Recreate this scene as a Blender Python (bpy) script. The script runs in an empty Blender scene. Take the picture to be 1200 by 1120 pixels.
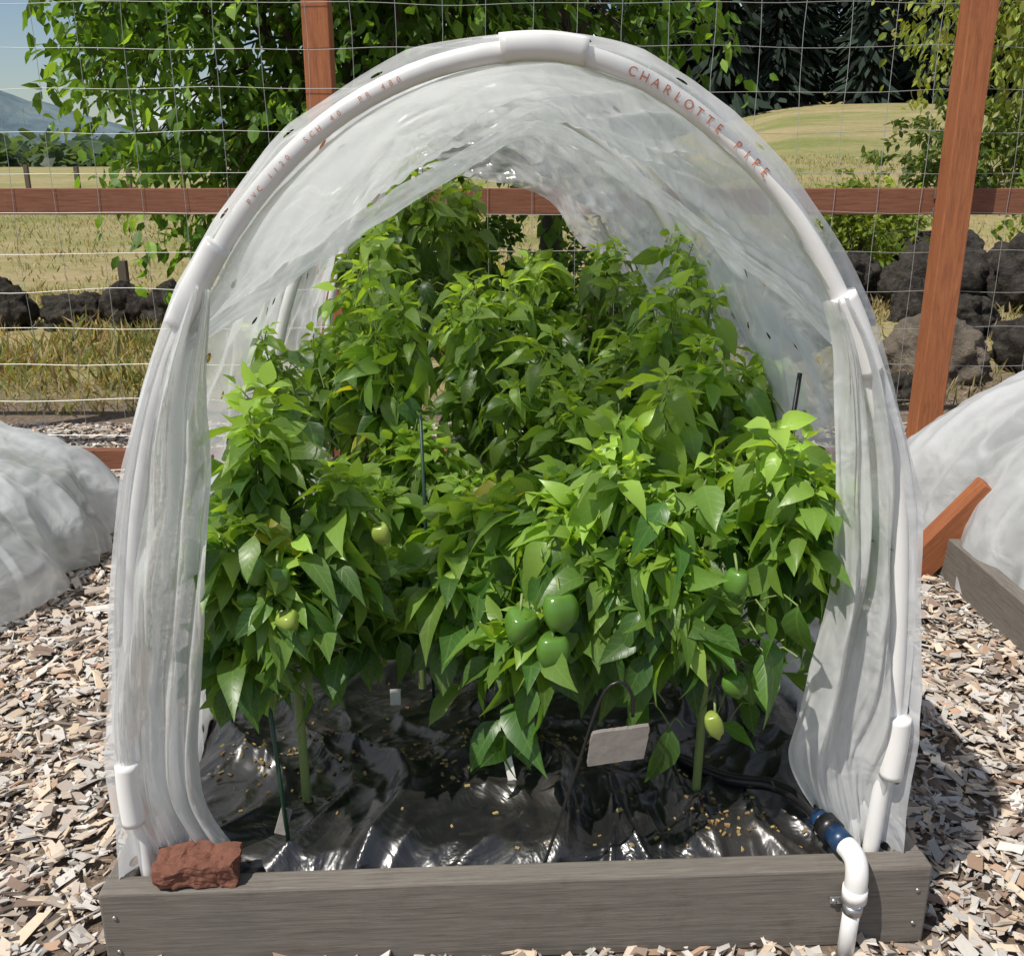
import bpy, math, random
import numpy as np
from mathutils import Vector, Matrix, noise
random.seed(4); RS=np.random.RandomState(7)
scn=bpy.context.scene
col=scn.collection
BED=Matrix.Translation((.017,1.191,0))@Matrix.Rotation(math.radians(2.8),4,'Z')
I4=Matrix.Identity(4)

# ------------------------------------------------------------------ materials
class NT:
    def __init__(s,name):
        s.m=bpy.data.materials.new(name); s.m.use_nodes=True
        s.t=s.m.node_tree; s.t.nodes.clear()
        s.out=s.n('ShaderNodeOutputMaterial')
    def n(s,typ,**k):
        return s.t.nodes.new(typ)
    def l(s,a,b): s.t.links.new(a,b)
    def noise(s,scale,detail=5,rough=.6,vec=None,dist=0):
        nd=s.n('ShaderNodeTexNoise'); nd.inputs['Scale'].default_value=scale
        nd.inputs['Detail'].default_value=detail; nd.inputs['Roughness'].default_value=rough
        nd.inputs['Distortion'].default_value=dist
        if vec is not None: s.l(vec,nd.inputs['Vector'])
        return nd.outputs['Fac']
    def coord(s,sc=(1,1,1),kind='Object'):
        tc=s.n('ShaderNodeTexCoord'); mp=s.n('ShaderNodeMapping'); mp.inputs['Scale'].default_value=sc
        s.l(tc.outputs[kind],mp.inputs['Vector']); return mp.outputs['Vector']
    def ramp(s,fac,stops):
        r=s.n('ShaderNodeValToRGB'); e=r.color_ramp.elements
        while len(e)<len(stops): e.new(.5)
        for i,(p,c) in enumerate(stops):
            e[i].position=p; e[i].color=(c[0],c[1],c[2],1) if not isinstance(c,(int,float)) else (c,c,c,1)
        s.l(fac,r.inputs['Fac']); return r.outputs['Color']
    def math(s,op,a,b=None,c=None,clamp=False):
        m=s.n('ShaderNodeMath'); m.operation=op; m.use_clamp=clamp
        for i,v in enumerate((a,b,c)):
            if v is None: continue
            if isinstance(v,(int,float)): m.inputs[i].default_value=v
            else: s.l(v,m.inputs[i])
        return m.outputs[0]
    def mixc(s,fac,a,b,mode='MIX'):
        m=s.n('ShaderNodeMix'); m.data_type='RGBA'; m.blend_type=mode
        for i,v in ((0,fac),(6,a),(7,b)):
            if isinstance(v,(int,float)): m.inputs[i].default_value=v
            elif isinstance(v,tuple): m.inputs[i].default_value=(*v,1)
            else: s.l(v,m.inputs[i])
        return m.outputs[2]
    def bump(s,h,strength=.4,dist=.01):
        b=s.n('ShaderNodeBump'); b.inputs['Strength'].default_value=strength; b.inputs['Distance'].default_value=dist
        s.l(h,b.inputs['Height']); return b.outputs['Normal']
    def pbr(s,colr,rough=.6,normal=None,metal=0,spec=.5,coat=0):
        p=s.n('ShaderNodeBsdfPrincipled')
        if isinstance(colr,tuple): p.inputs['Base Color'].default_value=(*colr,1)
        else: s.l(colr,p.inputs['Base Color'])
        if isinstance(rough,(int,float)): p.inputs['Roughness'].default_value=rough
        else: s.l(rough,p.inputs['Roughness'])
        p.inputs['Metallic'].default_value=metal; p.inputs['Specular IOR Level'].default_value=spec
        p.inputs['Coat Weight'].default_value=coat
        if normal is not None: s.l(normal,p.inputs['Normal'])
        return p.outputs[0]
    def mixs(s,fac,a,b):
        m=s.n('ShaderNodeMixShader')
        if isinstance(fac,(int,float)): m.inputs[0].default_value=fac
        else: s.l(fac,m.inputs[0])
        s.l(a,m.inputs[1]); s.l(b,m.inputs[2]); return m.outputs[0]
    def done(s,sh): s.l(sh,s.out.inputs['Surface']); return s.m

def leaf_mat(name,transl=.4,rough=.38,veins=True,spec=.5):
    t=NT(name); a=t.n('ShaderNodeAttribute'); a.attribute_name='Col'
    c=a.outputs['Color']; nrm=None
    if veins:
        uv=t.n('ShaderNodeUVMap'); sx=t.n('ShaderNodeSeparateXYZ'); t.l(uv.outputs[0],sx.inputs[0])
        au=t.math('ABSOLUTE',sx.outputs[0])
        side=t.math('SINE',t.math('MULTIPLY',t.math('SUBTRACT',sx.outputs[1],t.math('MULTIPLY',au,.55)),42))
        side=t.math('MULTIPLY',t.math('SUBTRACT',side,.6),2.5,clamp=True)
        mid=t.math('LESS_THAN',au,.03)
        v=t.math('MAXIMUM',t.math('MULTIPLY',side,.3),t.math('MULTIPLY',mid,.6),clamp=True)
        c=t.mixc(t.math('MULTIPLY',v,.3),c,(.28,.42,.10))
        nrm=t.bump(t.math('MULTIPLY',v,-1),.25,.0018)
    p=t.pbr(c,rough,nrm,spec=spec)
    tr=t.n('ShaderNodeBsdfTranslucent'); t.l(t.mixc(1.0,c,(2.6,2.4,.8),'MULTIPLY'),tr.inputs['Color'])
    return t.done(t.mixs(transl,p,tr.outputs[0]))

def film_mat(name,holes=False,tint=(.92,.93,.93),bs=1.0,rg=.14,fs=11):
    # 'Col' red channel on the mesh = how clear the sheet is at that point
    t=NT(name)
    v=t.coord((1,1,1)); fine=t.noise(fs,2,.5,v,1.2)
    nrm=t.bump(fine,.5*bs,.02)
    at=t.n('ShaderNodeAttribute'); at.attribute_name='Col'
    sp=t.n('ShaderNodeSeparateColor'); t.l(at.outputs['Color'],sp.inputs[0])
    d=t.n('ShaderNodeBsdfDiffuse'); d.inputs['Color'].default_value=(*tint,1); t.l(nrm,d.inputs['Normal'])
    tl=t.n('ShaderNodeBsdfTranslucent'); tl.inputs['Color'].default_value=(*tint,1)
    tp=t.n('ShaderNodeBsdfTransparent'); tp.inputs['Color'].default_value=(.97,.98,.98,1)
    gl=t.n('ShaderNodeBsdfGlossy'); gl.inputs['Roughness'].default_value=rg; t.l(nrm,gl.inputs['Normal'])
    lw=t.n('ShaderNodeLayerWeight'); lw.inputs['Blend'].default_value=.4
    f=t.math('SUBTRACT',sp.outputs[0],t.math('MULTIPLY',lw.outputs['Facing'],.22),clamp=True)
    s=t.mixs(f,t.mixs(.55,d.outputs[0],tl.outputs[0]),tp.outputs[0])
    s=t.mixs(t.math('ADD',.04,t.math('MULTIPLY',lw.outputs['Fresnel'],.35)),s,gl.outputs[0])
    if holes:
        uv=t.n('ShaderNodeUVMap'); sx=t.n('ShaderNodeSeparateXYZ'); t.l(uv.outputs[0],sx.inputs[0])
        a=t.math('SUBTRACT',t.math('FRACT',t.math('MULTIPLY',sx.outputs[0],1/.12)),.5)
        b=t.math('SUBTRACT',t.math('FRACT',t.math('MULTIPLY',sx.outputs[1],1/.12)),.5)
        r=t.math('ADD',t.math('MULTIPLY',a,a),t.math('MULTIPLY',b,b))
        s=t.mixs(t.math('LESS_THAN',r,.0042),s,tp.outputs[0])
    return t.done(s)

def wood_mat(name,c1,c2,scale=(1,1,1),rough=.75,bs=.3):
    t=NT(name); v=t.coord(scale)
    g=t.noise(9,8,.7,v,.6); b=t.noise(2.2,4,.6,t.coord()); k=t.noise(14,5,.7,t.coord())
    c=t.ramp(g,[(.3,c2),(.62,c1)])
    c=t.mixc(t.math('MULTIPLY',b,.55),c,t.mixc(1.0,c,(.55,.5,.48),'MULTIPLY'))
    c=t.mixc(t.math('MULTIPLY',t.math('SUBTRACT',k,.55),2.2,clamp=True),c,t.mixc(1.0,c,(.6,.56,.52),'MULTIPLY'))
    return t.done(t.pbr(c,rough,t.bump(g,bs,.004),spec=.25))

def attr_mat(name,rough=.85,nscale=40):
    t=NT(name); a=t.n('ShaderNodeAttribute'); a.attribute_name='Col'
    nz=t.noise(nscale,2,.6,t.coord())
    c=t.mixc(t.math('MULTIPLY',nz,.5),a.outputs['Color'],t.mixc(1.0,a.outputs['Color'],(.55,.52,.5),'MULTIPLY'))
    return t.done(t.pbr(c,rough,None,spec=.2))

def plain(name,c,rough=.5,metal=0,ns=30,amt=.35,bs=.1,spec=.5):
    t=NT(name); nz=t.noise(ns,4,.65,t.coord())
    cc=t.mixc(t.math('MULTIPLY',nz,amt),c,tuple(x*.5 for x in c))
    return t.done(t.pbr(cc,rough,t.bump(nz,bs,.003),metal,spec))

M_leaf=leaf_mat('pepper_leaf',.42,.36)
M_tleaf=leaf_mat('tree_leaf',.40,.5,False,.3)
M_con=attr_mat('conifer_needles',.9,5)
M_grass=leaf_mat('grass_blades',.3,.6,False,.2)
M_stem=plain('plant_stem',(.2,.27,.08),.55)
M_bark=plain('bark',(.13,.1,.075),.9,ns=18,amt=.8,bs=.6)
M_film=film_mat('greenhouse_film',True)
M_flap=film_mat('film_flap',False,bs=.8)
M_drape=film_mat('film_drape',False,bs=.6)
M_cover=film_mat('row_cover_film',False,(.86,.88,.9),.7,.2,9)
M_pvc=plain('white_pvc',(.8,.79,.77),.32,ns=12,amt=.12,bs=.02)
M_red=plain('red_print',(.62,.18,.08),.6)
M_bed=wood_mat('weathered_board',(.22,.20,.175),(.12,.108,.095),(1.2,30,30),.8,.25)
M_bedy=wood_mat('weathered_board_side',(.22,.20,.175),(.12,.108,.095),(30,1.2,30),.8,.25)
M_fx=wood_mat('stained_rail',(.27,.115,.065),(.15,.06,.036),(1,16,16),.7)
M_fz=wood_mat('stained_post',(.42,.155,.065),(.24,.085,.04),(14,14,1),.7)
M_chip=attr_mat('wood_chips',.85,90)
M_wire=plain('galvanised_wire',(.45,.45,.43),.5,.6)
M_metal=plain('galvanised_steel',(.5,.5,.5),.35,.9)
M_black=plain('black_plastic',(.012,.012,.013),.35)
M_blue=plain('blue_fitting',(.012,.04,.10),.35)
M_brick=plain('red_brick',(.24,.095,.06),.9,ns=60,amt=1.3,bs=1.0)
M_slate=plain('slate',(.25,.225,.205),.75,ns=35,amt=.8,bs=.7)
M_tag=plain('plant_tag',(.7,.68,.62),.5)
M_green=plain('green_stake',(.02,.06,.035),.4)
M_pep=plain('green_pepper',(.09,.20,.028),.22,ns=12,amt=.4,bs=.02)
M_pepy=plain('pale_pepper',(.26,.34,.06),.25,ns=12,amt=.3,bs=.02)

def mulch_mat():
    t=NT('black_mulch_film'); v=t.coord()
    a=t.noise(8,3,.5,v,2.0); d=t.noise(110,2,.6,v)
    dust=t.noise(6,6,.7,v)
    c=t.mixc(t.math('MULTIPLY',t.math('SUBTRACT',dust,.46),1.0,clamp=True),(.012,.012,.013),(.13,.112,.09))
    r=t.math('ADD',.17,t.math('MULTIPLY',dust,.30))
    return t.done(t.pbr(c,r,t.bump(t.math('ADD',a,t.math('MULTIPLY',d,.03)),.45,.02),spec=.8,coat=.25))
M_mulch=mulch_mat()

def rock_mat(name,c1,c2):
    t=NT(name); v=t.coord(); a=t.noise(7,8,.7,v); b=t.noise(30,6,.7,v)
    c=t.ramp(a,[(.32,c2),(.55,c1),(.7,tuple(x*1.6 for x in c1))])
    c=t.mixc(t.math('MULTIPLY',t.math('SUBTRACT',b,.5),2,clamp=True),c,(.16,.15,.09))
    return t.done(t.pbr(c,.95,t.bump(t.math('ADD',a,t.math('MULTIPLY',b,.6)),1.0,.05),spec=.15))
M_rock=rock_mat('basalt',(.055,.048,.043),(.014,.012,.011))
M_rock2=rock_mat('granite',(.20,.165,.13),(.09,.076,.063))

def ground_mat():
    t=NT('ground'); g=t.n('ShaderNodeNewGeometry'); sx=t.n('ShaderNodeSeparateXYZ'); t.l(g.outputs['Position'],sx.inputs[0])
    pos=g.outputs['Position']
    n1=t.noise(.35,6,.65,pos); n2=t.noise(6,6,.7,pos); n3=t.noise(45,4,.7,pos)
    mp=t.n('ShaderNodeMapping'); mp.inputs['Scale'].default_value=(.02,.09,.2); t.l(pos,mp.inputs['Vector'])
    n4=t.noise(1.5,5,.6,mp.outputs[0])
    soil=t.ramp(n3,[(.3,(.08,.06,.045)),(.7,(.26,.2,.15))])
    dry=t.ramp(n2,[(.3,(.26,.205,.105)),(.7,(.42,.335,.19))])
    grn=t.ramp(n2,[(.3,(.13,.15,.045)),(.7,(.24,.25,.09))])
    mead=t.mixc(t.math('MULTIPLY',t.math('SUBTRACT',t.math('ADD',t.math('MULTIPLY',n4,.5),t.math('MULTIPLY',n1,.5)),.41),6,clamp=True),grn,dry)
    f=t.math('MULTIPLY',t.math('SUBTRACT',t.math('ADD',sx.outputs[1],n2),5.2),1.6,clamp=True)
    c=t.mixc(f,soil,mead)
    return t.done(t.pbr(c,.95,t.bump(n3,.5,.03),spec=.1))
M_ground=ground_mat()

# ------------------------------------------------------------------ mesh helpers
def link(o,parent=None,M=None):
    col.objects.link(o)
    if M is not None and parent is None: o.matrix_world=M
    if parent is not None: o.parent=parent
    return o
def quads(name,V,F,mat,smooth=True,colr=None,uv=None,parent=None,M=None,matidx=None,mats=None):
    V=np.asarray(V,dtype=np.float32).reshape(-1,3); F=np.asarray(F,dtype=np.int32).reshape(-1,4)
    me=bpy.data.meshes.new(name); me.vertices.add(len(V)); me.vertices.foreach_set('co',V.ravel())
    me.loops.add(F.size); me.loops.foreach_set('vertex_index',F.ravel())
    me.polygons.add(len(F)); me.polygons.foreach_set('loop_start',np.arange(0,F.size,4,dtype=np.int32))
    me.polygons.foreach_set('loop_total',np.full(len(F),4,dtype=np.int32))
    if matidx is not None: me.polygons.foreach_set('material_index',np.asarray(matidx,dtype=np.int32))
    me.update(calc_edges=True)
    me.polygons.foreach_set('use_smooth',np.full(len(F),smooth,dtype=bool))
    if colr is not None:
        a=me.color_attributes.new('Col','FLOAT_COLOR','POINT')
        c=np.ones((len(V),4),dtype=np.float32); c[:,:3]=colr; a.data.foreach_set('color',c.ravel())
    if uv is not None:
        u=me.uv_layers.new(name='UVMap'); u.data.foreach_set('uv',np.asarray(uv,dtype=np.float32)[F.ravel()].ravel())
    for m in (mats or [mat]): me.materials.append(m)
    me.validate()
    return link(bpy.data.objects.new(name,me),parent,M)
def empty(name,M=None):
    o=bpy.data.objects.new(name,None); o.empty_display_size=.1; return link(o,None,M or I4)
def boxdata(c,s,rot=None,bev=0):
    x,y,z=[k/2 for k in s]
    v=np.array([(-x,-y,-z),(x,-y,-z),(x,y,-z),(-x,y,-z),(-x,-y,z),(x,-y,z),(x,y,z),(-x,y,z)])
    if rot is not None: v=v@np.array(rot.to_3x3()).T
    return v+np.array(c), np.array([(0,3,2,1),(4,5,6,7),(0,1,5,4),(1,2,6,5),(2,3,7,6),(3,0,4,7)])
def box(name,c,s,mat,rot=None,bev=.004,parent=None,M=None):
    v,f=boxdata((0,0,0),s)
    o=quads(name,v,f,mat,False,None,None,parent,M)
    L=Matrix.Translation(c)@(rot.to_4x4() if rot is not None else I4)
    if parent is None: o.matrix_world=(M or I4)@L
    else: o.matrix_local=L
    if bev:
        b=o.modifiers.new('b','BEVEL'); b.width=bev; b.segments=2
    return o
def frames(P):
    P=np.asarray(P,float); T=np.gradient(P,axis=0); T/=np.linalg.norm(T,axis=1)[:,None]+1e-9
    ref=np.array([0.,1.,0.]) if abs(T[0][1])<.8 else np.array([1.,0.,0.])
    N=[];n=ref
    for t in T:
        n=n-t*np.dot(n,t); n/=np.linalg.norm(n)+1e-9; N.append(n)
    N=np.array(N); return P,T,N,np.cross(T,N)
def sweepdata(P,r,ns=8,cap=True):
    P,T,N,B=frames(P); n=len(P); r=np.broadcast_to(np.asarray(r,float),(n,))
    if cap:
        P=np.vstack([P[:1],P,P[-1:]]); N=np.vstack([N[:1],N,N[-1:]]); B=np.vstack([B[:1],B,B[-1:]]); r=np.concatenate([[1e-4],r,[1e-4]]); n+=2
    a=np.linspace(0,2*np.pi,ns,endpoint=False)
    V=P[:,None]+r[:,None,None]*(np.cos(a)[None,:,None]*N[:,None]+np.sin(a)[None,:,None]*B[:,None])
    i=np.arange(n-1)[:,None]*ns; j=np.arange(ns)[None]; k=(j+1)%ns
    F=np.stack([i+j,i+k,i+ns+k,i+ns+j],-1).reshape(-1,4)
    return V.reshape(-1,3),F
class Acc:
    def __init__(s): s.V=[];s.F=[];s.C=[];s.U=[];s.MI=[];s.n=0
    def add(s,V,F,c=None,uv=None,mi=0):
        V=np.asarray(V); F=np.asarray(F)
        s.V.append(V);s.F.append(F+s.n);s.n+=len(V)
        s.C.append(np.broadcast_to(np.array(c if c is not None else (.1,.1,.1),dtype=float),(len(V),3)))
        s.U.append(uv if uv is not None else np.zeros((len(V),2))); s.MI.append(np.full(len(F),mi))
    def make(s,name,mats,smooth=True,parent=None,M=None):
        return quads(name,np.vstack(s.V),np.vstack(s.F),None,smooth,np.vstack(s.C),np.vstack(s.U),parent,M,np.concatenate(s.MI),mats)
def sweep(name,P,r,mat,ns=12,parent=None,M=None):
    v,f=sweepdata(P,r,ns); return quads(name,v,f,mat,True,None,None,parent,M)
def catmull(P,n):
    P=np.asarray(P,float); Q=np.vstack([2*P[0]-P[1],P,2*P[-1]-P[-2]]); out=[]
    m=len(P)-1
    for s in np.linspace(0,m,n):
        i=min(int(s),m-1); t=s-i; a,b,c,d=Q[i:i+4]
        out.append(.5*((2*b)+(c-a)*t+(2*a-5*b+4*c-d)*t*t+(3*b-a-3*c+d)*t**3))
    out=np.array(out)
    d=np.concatenate([[0],np.cumsum(np.linalg.norm(np.diff(out,axis=0),axis=1))]); u=np.linspace(0,d[-1],n)
    return np.stack([np.interp(u,d,out[:,k]) for k in range(out.shape[1])],1)
def grid_faces(n,m):
    i=np.arange(n-1)[:,None]; j=np.arange(m-1)[None]
    return np.stack([i*m+j,i*m+j+1,(i+1)*m+j+1,(i+1)*m+j],-1).reshape(-1,4)
def nz(x,y,z=0): return noise.noise(Vector((x,y,z)))

def leaf_tpl(rows,ws):
    V=[];U=[]
    for t,w in zip(rows,ws):
        for s in(-1,0,1): V.append((s*w,t,0)); U.append((s*w,t))
    n=len(rows); F=[]
    for i in range(n-1):
        for j in(0,1): F.append((i*3+j,i*3+j+1,i*3+j+4,i*3+j+3))
    return np.array(V,float),np.array(F),np.array(U,float)
T_PEP=leaf_tpl([0,.07,.2,.38,.58,.78,.92,1],[.01,.14,.38,.5,.44,.25,.08,.004])
T_TREE=leaf_tpl([0,.3,.65,1],[.02,.45,.38,.01])
def leaves(O,D,L,W,curl,fold,C,tpl,up=None,roll=None,wave=0):
    O=np.asarray(O,float);D=np.asarray(D,float);N=len(O);D=D/np.linalg.norm(D,axis=1)[:,None]
    U=np.tile([0,0,1.],(N,1)) if up is None else up
    U=U+RS.normal(0,.35,(N,3)) if roll is None else U+RS.normal(0,roll,(N,3))
    X=np.cross(D,U); X/=np.linalg.norm(X,axis=1)[:,None]+1e-9; Z=np.cross(X,D)
    V,F,UV=tpl; px=V[:,0][None];py=V[:,1][None]
    L=np.asarray(L)[:,None];W=np.asarray(W)[:,None];curl=np.asarray(curl)[:,None];fold=np.asarray(fold)[:,None]
    pz=fold*np.abs(px)*W-curl*L*py**2
    if wave: pz=pz+wave*L*np.sin(py*9+RS.rand(N,1)*6+np.sign(px)*1.2)*np.abs(px)*2
    yy=L*(py-.25*np.abs(curl)*py**2)
    P=O[:,None]+X[:,None]*(px*W)[...,None]+D[:,None]*yy[...,None]+Z[:,None]*pz[...,None]
    k=len(V); FF=F[None]+np.arange(N)[:,None,None]*k
    CC=np.repeat(C,k,axis=0); return P.reshape(-1,3),FF.reshape(-1,4),CC,np.tile(UV,(N,1))

# ------------------------------------------------------------------ terrain
def S(a,b,x):
    t=np.clip((x-a)/(b-a),0,1); return t*t*(3-2*t)
def hgt(x,y):
    x=np.asarray(x,float);y=np.asarray(y,float)
    yy=np.maximum(y,1)
    r=S(.02,.28,x/yy)
    h=np.clip(y-10,0,95)*.068*r + np.clip(y-105,0,300)*.12*r
    h=h+.30*S(1.0,1.9,x)*S(4.3,5.6,y)*(1-.3*S(7,10,y))
    h=h+.05*S(5,7,y)*np.sin(x*.9+1)*np.sin(y*.7)+.25*S(14,30,y)*np.sin(x*.31+1)*np.sin(y*.13)*r
    h=h-1.5*S(14,60,y)*(1-r)*.4
    return h
def terrain():
    gx=np.sinh(np.linspace(-6.4,6.4,260))*2.0; gy=np.concatenate([np.linspace(-12,4,26),4+np.sinh(np.linspace(.03,6.3,230))*2.3])
    X,Y=np.meshgrid(gx,gy,indexing='ij'); Z=hgt(X,Y)
    V=np.stack([X,Y,Z],-1).reshape(-1,3); F=grid_faces(len(gx),len(gy))[:,::-1]
    quads('ground',V,F,M_ground,True)
terrain()

def hills():
    V=[];n=220
    for i in range(n):
        a=math.radians(-70+140*i/(n-1)); R=1500
        h=62+40*nz(i*.07,3)+14*nz(i*.22,1)+5*nz(i*.7,6)+22*math.exp(-((i-68)/9)**2)
        for k,(f,rr) in enumerate(((-.3,.9),(.25,.93),(.55,.97),(.85,1.0),(1,1.03))):
            V.append((math.sin(a)*R*rr,math.cos(a)*R*rr,h*f+9*nz(i*.4,k*3)*(0<k<4)))
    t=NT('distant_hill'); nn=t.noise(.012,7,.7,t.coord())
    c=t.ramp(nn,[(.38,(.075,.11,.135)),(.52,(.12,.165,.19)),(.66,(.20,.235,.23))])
    quads('hills',V,grid_faces(n,5),t.done(t.pbr(c,1,spec=0)),True)
    A=Acc()
    for i in range(900):
        x=random.uniform(-330,-60); y=random.uniform(330,420); s=random.uniform(3,7)
        O=np.array([[x,y,-1+RS.rand()*s] for _ in range(5)])+RS.normal(0,s*.35,(5,3)); D=RS.normal(0,1,(5,3))
        A.add(*leaves(O,D,np.full(5,s),np.full(5,s),np.full(5,.2),np.full(5,.1),np.tile(np.array([.07,.11,.07])*random.uniform(.7,1.3),(5,1)),T_TREE))
    A.make('distant_tree_line',[M_tleaf],False)
hills()

# ------------------------------------------------------------------ wood chips
def chips():
    N=135000
    x=RS.uniform(-3.0,3.0,N); y=RS.uniform(.55,4.3,N)
    cx,sx=math.cos(math.radians(2.8)),math.sin(math.radians(2.8))
    lx=(x-.017)*cx+(y-1.191)*sx; ly=-(x-.017)*sx+(y-1.191)*cx
    k=~((np.abs(lx)<.62)&(ly>-.005)&(ly<2.2)); x=x[k];y=y[k];N=len(x)
    L=RS.gamma(3.0,.0062,N).clip(.006,.08); W=RS.uniform(.15,.6,N)*L; W=W.clip(.003,.018); T=RS.uniform(.001,.004,N)
    a=RS.uniform(0,6.283,N); t1=RS.normal(0,.22,N); t2=RS.normal(0,.3,N); z=RS.uniform(.003,.022,N)+.006*np.sin(x*9)*np.sin(y*11)
    ux=np.stack([np.cos(a)*np.cos(t1),np.sin(a)*np.cos(t1),np.sin(t1)],1)
    uy=np.stack([-np.sin(a)*np.cos(t2),np.cos(a)*np.cos(t2),np.sin(t2)],1); uz=np.cross(ux,uy)
    b=np.array([(-1,-1,-1),(1,-1,-1),(1,1,-1),(-1,1,-1),(-1,-1,1),(1,-1,1),(1,1,1),(-1,1,1)],float)
    jit=1+RS.normal(0,.35,(N,8))
    V=np.stack([x,y,z],1)[:,None]+ux[:,None]*(b[:,0][None]*jit*L[:,None]/2)[...,None]+uy[:,None]*(b[:,1][None]*jit*W[:,None]/2)[...,None]+uz[:,None]*(b[:,2][None]*T[:,None]/2)[...,None]
    f=np.array([(4,5,6,7),(0,1,5,4),(1,2,6,5),(2,3,7,6),(3,0,4,7)])
    F=f[None]+np.arange(N)[:,None,None]*8
    pal=np.array([(.60,.51,.42),(.54,.51,.47),(.40,.34,.29),(.64,.52,.39),(.26,.19,.15),(.44,.30,.21),(.63,.60,.56),(.15,.12,.1)])
    c=pal[RS.choice(8,N,p=[.21,.21,.14,.12,.09,.07,.11,.05])]*RS.uniform(.75,1.2,(N,1))
    quads('wood_chip_mulch',V.reshape(-1,3),F.reshape(-1,4),M_chip,False,np.repeat(c,8,axis=0))
chips()

# ------------------------------------------------------------------ raised bed
def bed(name,M,hw,ln,parent=None):
    e=empty(name,M)
    box('front_board',(0,.02,.07),(2*hw,.04,.14),M_bed,parent=e)
    box('back_board',(0,ln-.02,.07),(2*hw,.04,.14),M_bed,parent=e)
    for i,s in enumerate((-1,1)):
        box('side_board_%d'%(i+1),(s*(hw-.02),ln/2,.069),(.04,ln-.082,.136),M_bedy,parent=e)
        for k,z in enumerate((.04,.1)):
            P=[(s*(hw-.02),-.0025,z),(s*(hw-.02),.001,z)]
            sweep('screw_%d_%d'%(i,k),P,.0033,M_metal,10,parent=e)
    return e
bed('raised_garden_bed',BED,.612,2.2)

def mulch():
    nx,ny=240,430; V=[]
    for i in range(nx):
        x=-.571+1.142*i/(nx-1)
        for j in range(ny):
            y=.041+2.118*j/(ny-1)
            w=nz(x*3,y*3,2)*.35
            f1=1-abs(nz(x*4.2+w*2,y*3.0+w,5))*2.6
            f2=1-abs(nz(x*9+w*4,y*6+w*2,9))*2.4
            f3=1-abs(nz((x+y)*8+w,(x-y)*15+w*3,1))*2.2
            z=.126+.036*nz(x*2.4,y*2.4,7)+.034*max(f1,0)**2.5+.014*max(f2,0)**2+.006*max(f3,0)**2
            ed=min((.571-abs(x))/.07,(y-.041)/.05,(2.159-y)/.06,1); z=z*(.68+.32*ed**.6 if ed>0 else .68)
            z-=.05*math.exp(-((x-.47)/.1)**2-((y-.13)/.09)**2)
            V.append((x,y,z))
    quads('black_plastic_mulch',V,grid_faces(nx,ny)[:,::-1],M_mulch,True,M=BED)
    return np.array(V)
MV=mulch()
def mz(x,y):
    i=int(round((x+.571)/1.142*239)); j=int(round((y-.041)/2.118*429)); i=min(max(i,0),239); j=min(max(j,0),429); return MV[i*430+j][2]
def debris():
    A=Acc()
    for i in range(420):
        if i<260:
            c=random.choice([(-.42,.28),(-.1,.3),(.33,.14),(.1,.33),(-.25,.33)]); x=c[0]+random.gauss(0,.05); y=c[1]+random.gauss(0,.04)
        else: x=random.uniform(-.5,.5); y=random.uniform(.06,1.2)
        s=random.uniform(.004,.009)
        v,f=boxdata((x,y,mz(x,y)+.001),(s,s*.6,s*.35),Matrix.Rotation(random.random()*6,3,'Z')@Matrix.Rotation(random.random(),3,'X'))
        A.add(v,f,np.array(random.choice([(.36,.25,.1),(.28,.19,.09),(.42,.34,.14),(.16,.1,.05)])))
    A.make('fallen_flower_debris',[M_chip],False,M=BED)
debris()

# ------------------------------------------------------------------ hoops and film
HP=[(-.555,.09),(-.56,.217),(-.558,.338),(-.528,.588),(-.497,.754),(-.449,.898),(-.391,1.007),(-.327,1.096),(-.242,1.176),(-.154,1.227),(-.066,1.255),(.022,1.264),(.092,1.252),(.168,1.22),(.25,1.163),(.329,1.089),(.40,.984),(.449,.885),(.507,.733),(.534,.558),(.548,.365),(.546,.257),(.54,.08)]
HC=catmull(HP,400)
HN=np.gradient(HC,axis=0); HN=np.stack([-HN[:,1],HN[:,0]],1); HN/=np.linalg.norm(HN,axis=1)[:,None]
ALEN=np.linalg.norm(np.diff(HC,axis=0),axis=1).sum()
def hs(u):
    k=u*399; i=min(int(k),398); t=k-i; return HC[i]*(1-t)+HC[i+1]*t, HN[i]*(1-t)+HN[i+1]*t
def hoopz(x):
    i=np.argmin(np.abs(HC[100:300,0]-x))+100; return HC[i,1]
tun=empty('hoop_tunnel_greenhouse',BED)
for k,y in enumerate((.06,1.08,2.1)):
    P=[(p[0],y,p[1]) for p in HC[::4]]
    sweep('pvc_hoop_%d'%(k+1),P,.0125,M_pvc,16,parent=tun)
def ufind(x,z): return np.argmin((HC[:,0]-x)**2+(HC[:,1]-z)**2)/399
cl=[((-.40,.99),.115,.056),((.025,1.264),.1,.056),((.432,.925),.115,.056),((-.556,.28),.10,.046),((.549,.32),.1,.046)]
for k,((x,z),ln,yy) in enumerate(cl):
    u=ufind(x,z); du=ln/2/ALEN
    P=[]
    for t in np.linspace(u-du,u+du,14):
        p,n=hs(t); P.append((p[0]+n[0]*.004,yy,p[1]+n[1]*.004))
    sweep('hoop_clamp_%d'%(k+1),P,.0168,M_pvc,18,parent=tun)
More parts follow.
